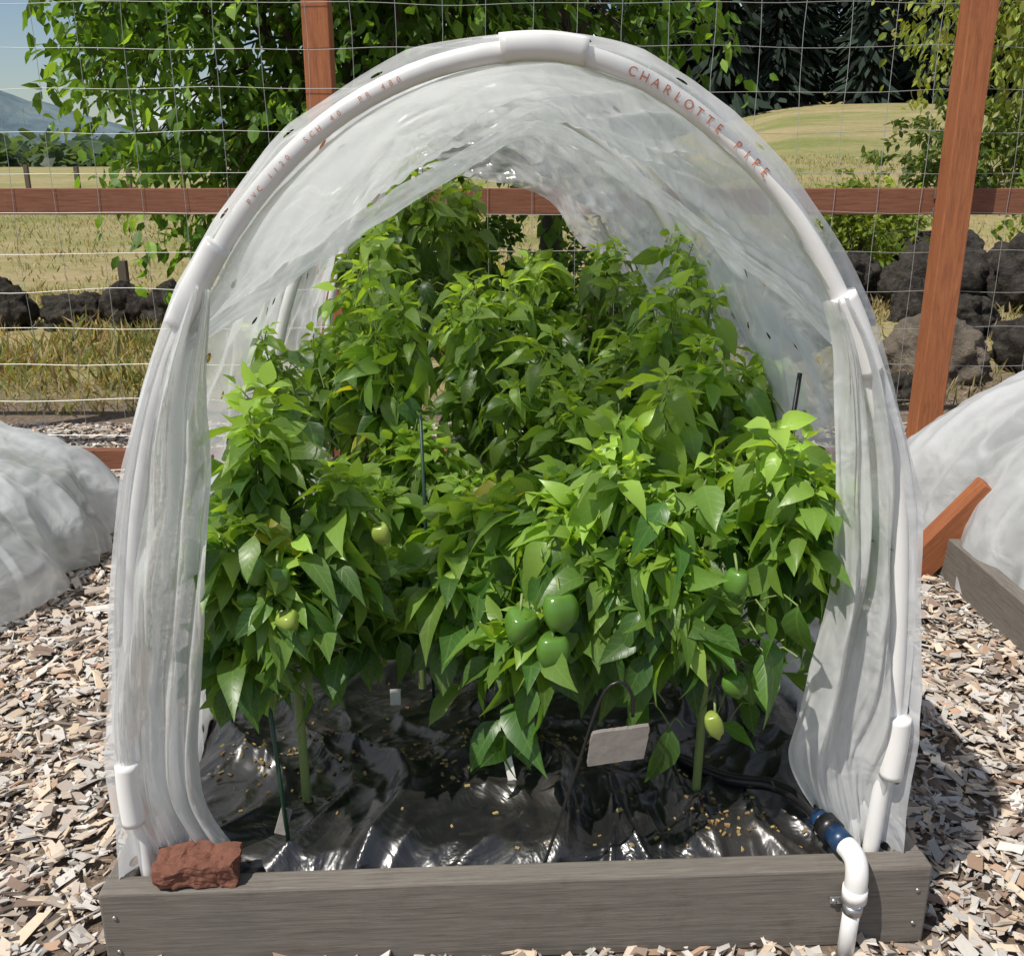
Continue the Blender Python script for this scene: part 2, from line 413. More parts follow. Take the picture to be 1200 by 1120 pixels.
def pipe_text(txt,x0,size,step):
    u=ufind(x0,hoopz(x0))
    for ch in txt:
        if ch!=' ':
            c=bpy.data.curves.new('print_glyph','FONT'); c.body=ch; c.size=size; c.align_x='CENTER'; c.align_y='CENTER'
            c.materials.append(M_red); o=bpy.data.objects.new('print_glyph',c); col.objects.link(o); o.parent=tun
            p,n=hs(u); ang=math.atan2(n[1],n[0])-math.pi/2
            o.matrix_local=Matrix.Translation((p[0],.06-.0131,p[1]))@Matrix.Rotation(ang,4,'Y').inverted()@Matrix.Rotation(math.pi/2,4,'X')
        u+=step/ALEN
pipe_text('CHARLOTTE PIPE',.13,.0155,.0155)
pipe_text('PVC 1120  SCH 40  PR 480',-.33,.009,.010)

def clear(base,a,b,seed,amp=.5,lines=.28):
    big=nz(a*1.1,b*1.1,seed)+.4*nz(a*3,b*3,seed+4)
    r1=max(0,1-abs(nz(a*1.6+b*.7,b*2.4-a*.6,seed+9))*8); r2=max(0,1-abs(nz(a*3.5-b*1.8,b*3.1+a,seed+13))*7)
    return min(.93,max(.05,base+amp*big-lines*r1-lines*.5*r2))
def tunnel_film():
    ns,ny=300,260; V=[];UV=[];C=[]
    for i in range(ns):
        u=.012+.976*i/(ns-1); p,n=hs(u); side=min(u,1-u)
        for j in range(ny):
            y=.03+2.12*j/(ny-1)
            ph=((y-.06)%1.02)/1.02
            sag=-.028*math.sin(math.pi*ph)*(1 if .06<y<2.1 else 0)
            s=u*ALEN
            w=.016*nz(s*3.0,y*2.6,1)+.018*(1-2.2*abs(nz(s*3+y*3,y*4-s*2.4,4)))+.005*(1-2*abs(nz(s*9+y*5,y*8-s*4,6)))
            near=min(abs(y-.06),abs(y-1.08),abs(y-2.1)); w*=min(1,.25+near*7)
            w+=.014*math.sin(y*34+nz(y*3,1)*5)*max(0,1-side/.16)
            off=.0145+max(sag+w,-.05)
            off=max(off,.0135) if near<.03 else off
            V.append((p[0]+n[0]*off,y,p[1]+n[1]*off)); UV.append((s,y)); c=clear(.585,s*2.4,y*2.4,2,.42,.24); C.append((c,c,c))
    quads('tunnel_film',V,grid_faces(ns,ny),M_film,True,np.array(C),UV,tun)
tunnel_film()
def flap(name,A,B,disp,nr=50,nc=200,mat=None,base=.52,fr=(10,3)):
    A=catmull(A,nc);B=catmull(B,nc); V=[];C=[]
    for i in range(nc):
        for j in range(nr):
            t=j/(nr-1); p=A[i]*(1-t)+B[i]*t; V.append(tuple(p+np.array(disp(i/(nc-1),t,p))))
            c=clear(base,i/(nc-1)*fr[0],t*fr[1],len(name),.38,.2); C.append((c,c,c))
    return quads(name,V,grid_faces(nc,nr),mat or M_flap,True,np.array(C),None,tun)
ua,ub=ufind(-.43,.94),ufind(.44,.91)
A=[(hs(u)[0][0]-hs(u)[1][0]*.013,.045,hs(u)[0][1]-hs(u)[1][1]*.013) for u in np.linspace(ua,ub,40)]
Bp=[(-.425,.05,.93),(-.34,.2,.985),(-.266,.38,1.045),(-.108,.72,1.14),(.09,.98,1.225),(.262,.72,1.115),(.345,.38,1.02),(.40,.2,.965),(.43,.05,.91)]
def d1(u,t,p):
    e=math.sin(math.pi*min(max(u,0),1))**.5
    a=.036*nz(u*8,t*1.8+u*3,3)+.024*(1-2.2*abs(nz(u*13+t*5,t*2,8)))+.006*(1-2*abs(nz(u*30-t*8,t*4,4)))
    return (a*.25*e,a*.3*e,(a-.035*math.sin(math.pi*t))*e*min(1,t*3))
flap('folded_front_flap',A,Bp,d1,70,300,base=.42,fr=(8,2))
C=[(x*1.0,y-.02,z-.022-.022*abs(math.sin(x*9))) for x,y,z in Bp]
C[0]=(Bp[0][0],.04,Bp[0][2]-.02);C[-1]=(Bp[-1][0],.04,Bp[-1][2]-.02)
def d2(u,t,p):
    a=.02*nz(u*20,t*2,5)+.008*nz(u*45,t*3,2); return (a*.3,a*t+.01,a*.4*t)
flap('flap_hem',Bp,C,d2,14,260,base=.3)
def drape(name,sgn,zin,outer):
    def d(u,t,p):
        k=min(1,t*5+.12)
        return (0.004*nz(p[2]*9,t*4,sgn)*k,k*(-.004+.018*math.sin(t*15+nz(p[2]*1.8,t*1.5,sgn*3)*6)*min(1,(1-u)*2+.6)+.016*nz(t*8,p[2]*4,sgn*7)+.005*(1-2*abs(nz(t*14,p[2]*7+t*5,sgn)))),.004*nz(p[2]*10,t*9))
    return flap(name,outer,zin,d,70,200,M_drape,base=.27,fr=(2.5,5))
outL=[(-.405,.048,1.0),(-.47,.045,.89),(-.515,.045,.754),(-.548,.045,.588),(-.577,.05,.393),(-.575,.055,.252),(-.565,.07,.13)]
inL=[(-.385,.05,.99),(-.40,.06,.898),(-.415,.07,.754),(-.43,.07,.588),(-.462,.07,.393),(-.475,.075,.252),(-.43,.085,.14)]
drape('side_drape_left',-1,inL,outL)
outR=[(.412,.048,.98),(.468,.045,.885),(.525,.045,.733),(.553,.045,.558),(.565,.05,.365),(.563,.055,.257),(.565,.07,.13)]
inR=[(.385,.05,.97),(.412,.06,.885),(.43,.07,.733),(.44,.07,.558),(.42,.08,.36),(.415,.09,.26),(.48,.085,.14)]
drape('side_drape_right',1,inR,outR)
A=[(hs(u)[0][0],2.11,hs(u)[0][1]) for u in np.linspace(ufind(-.49,.78),ufind(.51,.70),40)]
Bk=[(-.47,2.08,.76),(-.36,2.05,.97),(-.19,2.02,1.08),(0,2.02,1.075),(.18,2.0,1.02),(.28,1.98,.9),(.37,1.97,.84),(.44,1.98,.72),(.49,2.03,.55)]
def d3(u,t,p):
    a=.05*nz(u*9,t*2,13)+.03*(1-2*abs(nz(u*16,t*4,8))); return (a*.2,a*t,a*.3*t)
flap('back_curtain',A,Bk,d3,40,200,M_flap,base=.45)
A=[(hs(u)[0][0]-hs(u)[1][0]*.016,1.08,hs(u)[0][1]-hs(u)[1][1]*.016) for u in np.linspace(ufind(.02,1.264),ufind(.54,.5),40)]
Bi=[(.02,1.5,1.2),(.16,1.55,1.08),(.30,1.5,.98),(.38,1.4,.86),(.43,1.3,.7),(.47,1.2,.5)]
flap('inner_fold',A,Bi,d3,40,150,M_flap,base=.5)
def bunch(name,x,y,rx,ry,h,seed):
    n,m=60,26; V=[]
    for i in range(n):
        a=2*math.pi*i/(n-1)
        for j in range(m):
            t=j/(m-1); r=(1-t)**.6+.03
            w=1+.22*nz(math.cos(a)*3,math.sin(a)*3,seed+t*2)+.14*math.sin(a*11+seed+t*3)
            V.append((x+rx*r*w*math.cos(a),y+ry*r*w*math.sin(a),.13+h*t+.012*nz(a*4,t*5,seed)))
    quads(name,V,grid_faces(n,m),M_drape,True,np.full((n*m,3),.3),None,tun)
bunch('film_bunch_1',-.52,.11,.04,.05,.12,3)
bunch('film_bunch_2',.525,.12,.05,.06,.12,8)

# ------------------------------------------------------------------ pepper plants
def pepper_fruit(plant,c,r,h,mat,k,tilt):
    n,m=30,18; V=[]
    for j in range(m):
        t=j/(m-1); prof=max(0,math.sin(math.pi*(t*.93+.035)))**.36*(1.06-.22*t)
        if j==0: prof=0
        for i in range(n):
            a=2*math.pi*i/n; lob=1+.13*math.cos(3*a+k)*(.7+.3*t); rr=max(r*prof*lob,1e-5)
            V.append((rr*math.cos(a),rr*math.sin(a),h*(.5-t)+(.06*h*math.cos(3*a+k) if t>.85 else 0)-(.10*h if t<.03 else 0)))
    F=[(j*n+i,j*n+(i+1)%n,(j+1)*n+(i+1)%n,(j+1)*n+i) for j in range(m-1) for i in range(n)]
    o=quads('bell_pepper_%d'%k,V,F,mat,True,None,None,plant)
    o.matrix_local=Matrix.Translation(c)@Matrix.Rotation(tilt,4,'Y')@Matrix.Rotation(tilt*.6,4,'X')
    q=Vector(c)+Vector((-c[0],-c[1],0)).normalized()*.02
    sweep('pepper_stalk_%d'%k,[(c[0],c[1],c[2]+h*.38),((c[0]+q.x)/2,(c[1]+q.y)/2,c[2]+h*.5+.006),(q.x,q.y,c[2]+h*.5+.015)],.002,M_stem,7,parent=plant)

def pepper_plant(x,y,H,R,seed,depth=4,fill=100,dark=1.0,low=.20,lsz=1.0,ex=1.0,lowest=.30,place=None):
    rnd=random.Random(seed); segs=[];tips=[];nodes=[]
    def br(p,d,L,r,dep):
        d=d.normalized(); mid=p+d*L*.5+Vector((rnd.gauss(0,.006),rnd.gauss(0,.006),0)); q=p+d*L
        segs.append((p,mid,q,r,r*.75)); nodes.append((mid,d)); nodes.append((q,d))
        if dep==0: tips.append((q,d)); return
        for k in range(2 if rnd.random()<.85 else 3):
            pr=Vector((rnd.gauss(0,1),rnd.gauss(0,1),rnd.gauss(0,.4))); pr-=d*pr.dot(d); pr.normalize()
            br(q,d+pr*rnd.uniform(.35,.9)+Vector((0,0,.08)),L*rnd.uniform(.6,1.1),r*.7,dep-1)
    base=Vector((0,0,-.03)); fork=Vector((rnd.gauss(0,.01),rnd.gauss(0,.01),low))
    segs.append((base,(base+fork)/2+Vector((.004,0,0)),fork,.0085,.0075))
    for k in range(3):
        a=k*2.1+rnd.random(); br(fork,Vector((math.cos(a)*.75,math.sin(a)*.75,rnd.uniform(.4,1))),.17,.0055,depth)
    mz_=sorted(q.z for q,_ in tips)[-4]; mr=sorted(math.hypot(q.x,q.y) for q,_ in tips)[int(len(tips)*.85)]
    def tr(p):
        zz=p.z if p.z<low else low+(p.z-low)*(H-.04-low)/(mz_-low)
        return np.array([p.x*R*.88/mr*ex,p.y*R*.88/mr,zz])
    A=Acc()
    for p,m,q,r0,r1 in segs:
        v,f=sweepdata(catmull([tr(p),tr(m),tr(q)],5),np.linspace(r0,r1,5),6,False); A.add(v,f,mi=0)
    O=[];D=[];L=[];Cc=[];cu=[]
    def lf(o,d,l,c,k): O.append(o);D.append(d);L.append(l);Cc.append(c);cu.append(k)
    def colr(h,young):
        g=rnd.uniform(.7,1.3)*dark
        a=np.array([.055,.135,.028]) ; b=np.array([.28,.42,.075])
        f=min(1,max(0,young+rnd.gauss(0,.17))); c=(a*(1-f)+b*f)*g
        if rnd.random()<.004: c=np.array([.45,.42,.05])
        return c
    for q,d in tips:
        o=tr(q); a0=rnd.random()*6; hh=o[2]/H
        o2=o+np.array([rnd.gauss(0,.008),rnd.gauss(0,.008),rnd.uniform(.01,.035)])
        v,f=sweepdata(np.array([o,o2]),.0015,4,False); A.add(v,f,mi=0)
        for k in range(8):
            a=a0+k*2.4; el=rnd.uniform(-.4,1.3) if k<4 else rnd.uniform(-.9,.4)
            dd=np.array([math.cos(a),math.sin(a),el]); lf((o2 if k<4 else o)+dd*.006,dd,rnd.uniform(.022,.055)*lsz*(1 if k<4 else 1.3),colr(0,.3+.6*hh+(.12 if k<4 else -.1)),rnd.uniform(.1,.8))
    for q,d in nodes:
        o=tr(q); h=o[2]/H
        for k in range(2 if rnd.random()<.35 else 1):
            a=rnd.random()*6.28
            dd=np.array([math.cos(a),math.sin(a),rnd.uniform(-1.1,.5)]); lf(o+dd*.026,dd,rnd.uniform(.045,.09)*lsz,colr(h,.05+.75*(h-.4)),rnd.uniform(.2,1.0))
            v,f=sweepdata(np.array([o,o+dd*.03]),.0012,4,False); A.add(v,f,mi=0)
    for k in range(fill):
        a=rnd.random()*6.28; z=rnd.uniform(lowest,.85); rr=R*(math.sin(math.pi*min(max((z-.1)/.95,0),1))**.5)*rnd.random()**.4*.95
        o=np.array([math.cos(a)*rr*ex,math.sin(a)*rr,z*H]); dd=np.array([math.cos(a)+rnd.gauss(0,.6),math.sin(a)+rnd.gauss(0,.6),rnd.uniform(-1.8,.1)])
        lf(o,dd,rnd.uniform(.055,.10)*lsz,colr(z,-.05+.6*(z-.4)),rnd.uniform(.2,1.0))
        v,f=sweepdata(catmull([o*np.array([.55,.55,1])-np.array([0,0,.03]),o*np.array([.85,.85,1])+np.array([0,0,.01]),o],4),.0014,4,False)
        A.add(v,f,mi=0)
    L=np.array(L); N=len(L)
    v,f,c,uv=leaves(O,D,L,L*RS.uniform(.40,.56,N),cu,RS.uniform(.05,.7,N),np.array(Cc),T_PEP,wave=.045,roll=.5)
    A.add(v,f,c,uv,1)
    M=(place or BED)@Matrix.Translation((x,y,.15))@Matrix.Rotation(seed*1.3,4,'Z')
    return A.make('pepper_plant',[M_stem,M_leaf],True,M=M)
p1=pepper_plant(-.345,.21,.66,.155,1,5,fill=25,lowest=.32)
p2=pepper_plant(.03,.27,.53,.155,2,5,fill=45,lsz=1.18,lowest=.20)
p3=pepper_plant(.30,.20,.65,.20,3,5,fill=70,lowest=.2,lsz=1.05)
plants=[p1,p2,p3]
for a in [(-.17,.60,.50,.12,4,1),(.14,.74,.58,.16,5,1),(.37,.62,.74,.17,6,1),(-.34,.78,.78,.16,7,.95),(.04,1.14,.74,.17,8,.95),(.34,1.05,.78,.18,9,.95),
          (-.33,1.30,.82,.15,10,.9),(-.25,1.78,.95,.2,11,.75),(.07,1.65,.72,.18,12,.85),(.34,1.6,.74,.17,13,.85)]:
    plants.append(pepper_plant(*a[:5],fill=25,depth=4,dark=a[5],lsz=1.0 if a[4]<11 else 1.15))
def fruits(p,wl):
    inv=p.matrix_world.inverted()
    for k,(x,y,z,r,h,m) in enumerate(wl):
        c=inv@(BED@Vector((x,y,z))); pepper_fruit(p,tuple(c),r,h,m,k+1,random.uniform(-.35,.35))
fruits(p2,[(.0,.10,.50,.026,.056,M_pep),(.056,.095,.525,.027,.06,M_pep),(.046,.08,.47,.025,.054,M_pep)])
fruits(p1,[(-.325,.07,.53,.017,.032,M_pepy),(-.305,.085,.50,.015,.03,M_pep),(-.37,.085,.60,.018,.042,M_pep),(-.34,.09,.585,.017,.04,M_pep),(-.385,.10,.55,.015,.036,M_pep),(-.20,.17,.62,.014,.034,M_pepy)])
fruits(p3,[(.28,.05,.36,.013,.045,M_pepy),(.31,.06,.42,.019,.04,M_pep),(.30,.06,.58,.018,.042,M_pep)])

sweep('garden_stake',[(-.355,.10,.11),(-.385,.16,.42)],.0035,M_green,8,M=BED)
sweep('garden_stake',[(.41,.32,.15),(.44,.28,.83)],.004,M_black,8,M=BED)
sweep('garden_stake',[(-.14,.42,.15),(-.15,.42,.74)],.003,M_green,8,M=BED)
box('plant_label',(-.365,.115,.17),(.018,.003,.04),M_slate,Matrix.Rotation(.3,3,'Y')@Matrix.Rotation(-.5,3,'X'),.001,M=BED)
box('plant_label',(-.01,.225,.18),(.014,.002,.05),M_tag,Matrix.Rotation(-.2,3,'Y')@Matrix.Rotation(-.3,3,'X'),.0005,M=BED)
box('plant_label',(-.215,.47,.175),(.02,.002,.03),M_tag,Matrix.Rotation(-.3,3,'X'),.0005,M=BED)
sg=empty('slate_plant_sign',BED)
sweep('hook_rod',catmull([(.028,.045,.11),(.05,.035,.20),(.083,.03,.325),(.106,.035,.405),(.122,.035,.437),(.142,.035,.442),(.155,.033,.42),(.156,.03,.39)],40),.0026,M_black,8,parent=sg)
V=[];n=64
for k,yy in enumerate((.018,.026)):
    for i in range(n):
        a=2*math.pi*i/n; ca,sa=math.cos(a),math.sin(a); s=1/max(abs(ca)/.041,abs(sa)/.0265); s*=1+.05*nz(ca*5,sa*5,2)+.02*nz(ca*16,sa*16,3)
        V.append((.135+ca*s+sa*s*.12,yy,.35+sa*s+ca*s*.13))
me=bpy.data.meshes.new('slate'); me.from_pydata(V,[],[tuple(range(n)),tuple(range(2*n-1,n-1,-1))]+[(i,n+i,n+(i+1)%n,(i+1)%n) for i in range(n)]); me.materials.append(M_slate)
o=link(bpy.data.objects.new('slate_plate',me),sg)
def brick():
    import bmesh
    bm=bmesh.new(); bmesh.ops.create_cube(bm,size=1); bmesh.ops.subdivide_edges(bm,edges=bm.edges[:],cuts=21,use_grid_fill=True)
    for v in bm.verts:
        c=v.co.copy(); v.co=Vector((c.x*.12,c.y*.06,c.z*.036)); q=v.co*30
        v.co+=Vector((nz(*q),nz(q.x+9,q.y,q.z),nz(q.x,q.y+9,q.z)))*.007+Vector((nz(*(q*3)),nz(*(q*3.3)),nz(*(q*2.7))))*.003+Vector((nz(*(q*8)),nz(*(q*7.3)),nz(*(q*8.7))))*.0016
        k=max(0,(abs(c.x)+abs(c.y)+abs(c.z))-1.1); v.co*=1-k*.16
    me=bpy.data.meshes.new('brick'); bm.to_mesh(me); bm.free(); me.materials.append(M_brick)
    o=link(bpy.data.objects.new('broken_brick',me)); o.matrix_world=BED@Matrix.Translation((-.475,.032,.160))@Matrix.Rotation(.06,4,'Z')
brick()
ir=empty('irrigation_riser',BED)
X=.487
sweep('riser_pipe',[(X-.004,-.02,-.02),(X,-.02,.12)],.0125,M_pvc,18,parent=ir)
sweep('elbow',catmull([(X,-.02,.11),(X,-.02,.145),(X,-.012,.163),(X-.002,.002,.169),(X-.006,.018,.17)],24),.0165,M_pvc,20,parent=ir)
sweep('elbow_collar',[(X,-.02,.104),(X,-.02,.126)],.0182,M_pvc,20,parent=ir)
sweep('blue_adapter',[(X-.006,.015,.17),(X-.014,.045,.172)],.0175,M_blue,16,parent=ir)
sweep('black_coupling',[(X-.014,.043,.172),(X-.02,.066,.173)],[.02,.02],M_black,12,parent=ir)
sweep('blue_ring',[(X-.02,.064,.173),(X-.026,.08,.172)],.016,M_blue,16,parent=ir)
sweep('poly_pipe',catmull([(X-.024,.075,.172),(X-.04,.12,.178),(X-.07,.17,.17),(X-.13,.22,.15),(X-.2,.30,.14)],30),.011,M_black,12,parent=ir)
sweep('hose_clamp',[(X,-.02,.082),(X,-.02,.096)],.0145,M_metal,18,parent=ir)
box('clamp_strap',(X,-.003,.089),(.058,.003,.013),M_metal,bev=.001,parent=ir)
for s in(-1,1): sweep('clamp_screw_%d'%(s+2),[(X+s*.023,-.008,.089),(X+s*.023,.0,.089)],.0042,M_metal,10,parent=ir)

# ------------------------------------------------------------------ fence
fe=empty('garden_fence'); FY=3.62
for k,x in enumerate((-5.07,-2.87,-.667,1.53,3.73)):
    box('post_%d'%(k+1),(x,FY-.075 if x>1 else FY+.075,1.25),(.092,.092,2.5),M_fz,bev=.004,parent=fe)
for k,(z,h) in enumerate(((1.005,.089),(.05,.089),(2.35,.089))):
    for q,(xa,xb) in enumerate(((-5.1,-.68),(-.676,3.8))):
        box('rail_%d_%d'%(k+1,q+1),((xa+xb)/2,FY,z),(xb-xa,.04,h),M_fx,bev=.003,parent=fe)
A=Acc()
x=-5.1;yw=FY-.026
while x<3.8:
    P=[(x+.012*nz(x*7,z*3),yw+.006*nz(x*3,z*2,4),z) for z in np.linspace(0,2.4,18)]
    v,f=sweepdata(P,.001,4,False);A.add(v,f); x+=.152
z=.02
while z<2.4:
    P=[(xx,yw+.006*nz(xx*2,z*2,4),z+.014*nz(xx*2.5,z*9)) for xx in np.linspace(-5.1,3.8,120)]
    v,f=sweepdata(P,.001,4,False);A.add(v,f); z+=.135
A.make('wire_mesh',[M_wire],False,parent=fe)
for k,(x,z) in enumerate(((1.481,1.03),(1.481,.97),(1.481,1.4))):
    box('strap_%d'%k,(x,FY-.03,z),(.004,.012,.03),M_metal,bev=.0005,parent=fe)
box('leaning_timber',(1.225,2.60,.135),(.088,.06,.36),M_fz,Matrix.Rotation(.60,3,'Y')@Matrix.Rotation(.15,3,'X'),.003)

def lowtunnel(name,cx,y0,y1,hw,H,seed,base=.4):
    n,m=170,240; V=[];C=[]
    for j in range(m):
        y=y0-.25+(y1-y0+.5)*j/(m-1)
        e=S(y0-.25,y0+.25,y)*(1-S(y1-.2,y1+.25,y)); e=float(e)**.6
        bay=abs(math.sin(math.pi*(y-y0-.15)/((y1-y0-.3)/2)))
        for i in range(n):
            a=math.pi*i/(n-1); xx=-math.cos(a)*hw*(.82+.18*e); zz=math.sin(a)**.75*H*e
            w=-.035*bay+.022*nz(a*2.2,y*2,seed)+.026*(1-2.4*abs(nz(a*1.1+y*1.0,y*5,seed+2)))+.008*(1-2*abs(nz(a*2.5-y*2,y*13,seed+6)))
            low=max(0,1-zz/.24); w+=.035*math.sin(y*24+nz(y*3,a,seed)*7)*low*(.3+.7*e)+.012*nz(y*14,a*3,seed)*(.3+low)
            V.append((cx+xx+w*-math.cos(a),y+.02*nz(a*6,y*5,seed+5),max(zz+w*.8*math.sin(a),0.012)+.012*abs(nz(a*8,y*9,seed))+.01))
            c=clear(base,a*1.2,y*3.5,seed,.4,.22); C.append((c,c,c))
    e=empty(name)
    quads('cover_film',V,grid_faces(m,n),M_cover,True,np.array(C),None,e)
    for k,y in enumerate(np.linspace(y0+.15,y1-.15,3)):
        P=[(cx-math.cos(a)*hw*.94,y,.0+math.sin(a)**.75*(H-.03)) for a in np.linspace(0,math.pi,40)]
        sweep('cover_hoop_%d'%k,P,.011,M_pvc,10,parent=e)
    return e
lowtunnel('covered_garden_row',-1.84,2.22,3.12,.60,.385,11,.40)
lowtunnel('covered_garden_row',1.92,1.75,3.25,.66,.53,23,.30)
bed('raised_garden_bed',Matrix.Translation((1.86,1.3,0)),.64,1.38)
pepper_plant(-1.62,2.75,.24,.32,31,3,fill=120,low=.05,lsz=1.6,place=Matrix.Translation((0,0,-.12)),dark=.8)
pepper_plant(1.85,2.5,.32,.4,32,3,fill=120,low=.05,lsz=1.6,place=Matrix.Translation((0,0,-.12)),dark=.8)

def boulder(c,s,seed,mat):
    import bmesh
    bm=bmesh.new(); bmesh.ops.create_icosphere(bm,subdivisions=5,radius=1)
    for v in bm.verts:
        p=v.co.copy(); q=p*1.2+Vector((seed*3.1,seed,0)); f=1+.34*noise.noise(q)+.18*noise.noise(q*2.6)+.09*noise.noise(q*6)+.045*noise.noise(q*14)
        f+=-.12*abs(noise.noise(q*1.8+Vector((9,9,9))))
        m=max(abs(p.x),abs(p.y),abs(p.z)); f*=.75+.25/max(m,.6)*.8
        v.co=Vector((p.x*s[0],p.y*s[1],max(p.z,-.5)*s[2]))*f
    me=bpy.data.meshes.new('boulder'); bm.to_mesh(me); bm.free(); me.materials.append(mat)
    for pl in me.polygons: pl.use_smooth=True
    o=link(bpy.data.objects.new('boulder',me)); o.location=(c[0],c[1],c[2]+float(hgt(c[0],c[1]))); o.rotation_euler=(0,0,seed)
rk=random.Random(5)
for i in range(12):
    x=-4.9+i*.37+rk.uniform(-.08,.08); boulder((x,6.9+rk.uniform(-.15,.3),.08),(rk.uniform(.17,.26),.2,rk.uniform(.16,.23)),i+1,M_rock)
for i,(x,y,z,sx,sy,sz,m) in enumerate([(2.15,5.0,-.02,.30,.28,.24,1),(2.75,5.0,-.0,.30,.3,.26,0),(1.55,5.4,.0,.26,.26,.22,0),(2.5,5.9,.12,.30,.3,.25,0),(1.95,6.2,.1,.28,.26,.22,0),(3.1,5.9,.15,.34,.3,.3,0),(1.3,6.1,.02,.26,.25,.2,0),(2.9,6.8,.15,.35,.3,.24,0),(.8,6.2,0,.25,.25,.2,0),(3.6,5.4,.1,.4,.35,.4,0),(1.85,4.75,-.05,.16,.13,.12,0),(2.9,4.5,-.05,.2,.18,.15,1),(2.45,5.35,.05,.17,.16,.16,0),(1.85,5.55,.02,.17,.18,.15,0),(2.25,5.55,.02,.14,.15,.2,0),(2.2,6.5,.1,.2,.2,.2,0)]):
    boulder((x,y,z),(sx,sy,sz),20+i,M_rock2 if m else M_rock)
for i in range(14):
    boulder((rk.uniform(-3.2,-1),rk.uniform(4.0,4.5),0.0),(rk.uniform(.04,.1),.07,.05),50+i,M_rock2 if i%2 else M_rock)

def grass(name,N,xr,yr,hr,pal,wid=.006,thr=-.12):
    x=RS.uniform(*xr,N);y=RS.uniform(*yr,N)
    k=np.array([nz(a*1.1,b*1.1,3)+nz(a*4,b*4,9)*.5>thr+RS.rand()*.25-.12 for a,b in zip(x,y)]); x=x[k];y=y[k];N=len(x)
    O=np.stack([x,y,hgt(x,y)-.005],1); D=np.stack([RS.normal(0,.45,N),RS.normal(0,.45,N),np.ones(N)],1)
    L=RS.uniform(*hr,N); C=np.array(pal)[RS.choice(len(pal),N)]*RS.uniform(.7,1.25,(N,1))
    UPV=RS.normal(0,1,(N,3)); UPV[:,2]*=.2
    v,f,c,uv=leaves(O,D,L,np.full(N,wid)*RS.uniform(.6,2.5,N),RS.uniform(.1,.7,N),np.zeros(N),C,T_TREE,up=UPV)
    quads(name,v,f,M_grass,False,c,uv)
dryp=[(.32,.26,.15),(.28,.23,.12),(.20,.19,.08),(.14,.16,.06),(.36,.30,.19)]
grass('dry_grass',32000,(-5,4.5),(4.5,9),(.03,.12),dryp,.006,-.3)
grass('tall_weeds',7500,(-5,.5),(5.0,6.8),(.08,.22),[(.30,.25,.12),(.18,.20,.08),(.34,.28,.16),(.12,.16,.05),(.22,.14,.08)],.008)
grass('meadow_grass',30000,(-12,16),(9,26),(.05,.12),dryp,.009,-.3)

def tree(name,base,trunk_top,crown,R,ntip,nl,ls,pal,seed,tr=.12,droop=.3,spread=.3,wr=.5,nlimb=12,clip=None):
    rnd=np.random.RandomState(seed); A=Acc(); base=np.array(base,float);tt=np.array(trunk_top,float);cr=np.array(crown,float);R=np.array(R,float)
    A.add(*sweepdata(catmull([base-[0,0,.1],(base+tt)/2+rnd.normal(0,.08,3)*min(1,tr*8),tt],14),np.linspace(tr*1.2,tr*.7,14),10,False),c=(.1,.08,.06),mi=0)
    prim=[]
    for k in range(nlimb):
        d=rnd.normal(0,1,3);d/=np.linalg.norm(d); d[2]=abs(d[2])*.8-.25; e=cr+d*R*.55
        P=catmull([tt-[0,0,rnd.rand()*.2*tt[2]*.5],(tt+e)/2+[0,0,.12*R[2]]+rnd.normal(0,.08,3)*R,e],12)
        A.add(*sweepdata(P,np.linspace(tr*.5,tr*.13,12),7,False),mi=0); prim+=list(P[4:])
    prim=np.array(prim); O=[];D=[];C=[];L=[]
    pal=np.array(pal)
    for k in range(ntip):
        d=rnd.normal(0,1,3); d/=np.linalg.norm(d); rr=rnd.rand()**.42
        q=cr+d*R*rr*(1+.22*nz(d[0]*2.2+seed,d[1]*2.2,d[2]*2.2))
        if nz(q[0]*1.3/R[0]*2+seed,q[1]*1.3,q[2]*2.6/R[2])<-.24: continue
        if clip and not clip(q): continue
        s=prim[np.argmin(((prim-q)**2).sum(1))]
        P=catmull([s,(s+q)/2+[0,0,.06*R[2]],q],5)
        if k%2==0: A.add(*sweepdata(P,np.linspace(tr*.1,tr*.03,5),4,False),mi=0)
        ax=(q-s); ax/=np.linalg.norm(ax)+1e-6; ax=ax-[0,0,droop]; shade=rnd.uniform(.7,1.25); pc=pal[rnd.choice(len(pal))]
        t=rnd.rand(nl,1); o=q+ax*(t-.5)*spread*1.6+rnd.normal(0,spread*.22,(nl,3))
        dd=ax*.5+rnd.normal(0,.7,(nl,3))-[0,0,droop]
        O.append(o);D.append(dd);C.append(pc*shade*rnd.uniform(.75,1.25,(nl,1)));L.append(ls*rnd.uniform(.6,1.25,nl))
    O=np.vstack(O);D=np.vstack(D);C=np.vstack(C);L=np.concatenate(L);N=len(L)
    v,f,c,uv=leaves(O,D,L,L*rnd.uniform(wr*.8,wr*1.25,N),rnd.uniform(0,.5,N),rnd.uniform(0,.4,N),C,T_TREE,roll=.6)
    A.add(v,f,c,uv,1); return A.make(name,[M_bark,M_tleaf],False)
G1=[(.085,.165,.028),(.11,.21,.035),(.17,.28,.05),(.06,.12,.02)]
tree('walnut_tree',(-1.2,6.6,0),(-1.15,6.6,.9),(-1.30,6.4,2.25),(1.5,1.1,1.85),1400,17,.105,G1,1,.09,clip=lambda q:q[0]>-2.72+max(0,1.15-q[2])*1.3)
tree('walnut_tree',(.35,7.6,0),(.3,7.6,1.0),(.0,7.5,2.75),(1.7,1.1,1.8),850,15,.115,G1,2,.1)
G2=[(.2,.26,.06),(.27,.31,.08),(.15,.19,.05),(.24,.24,.07)]
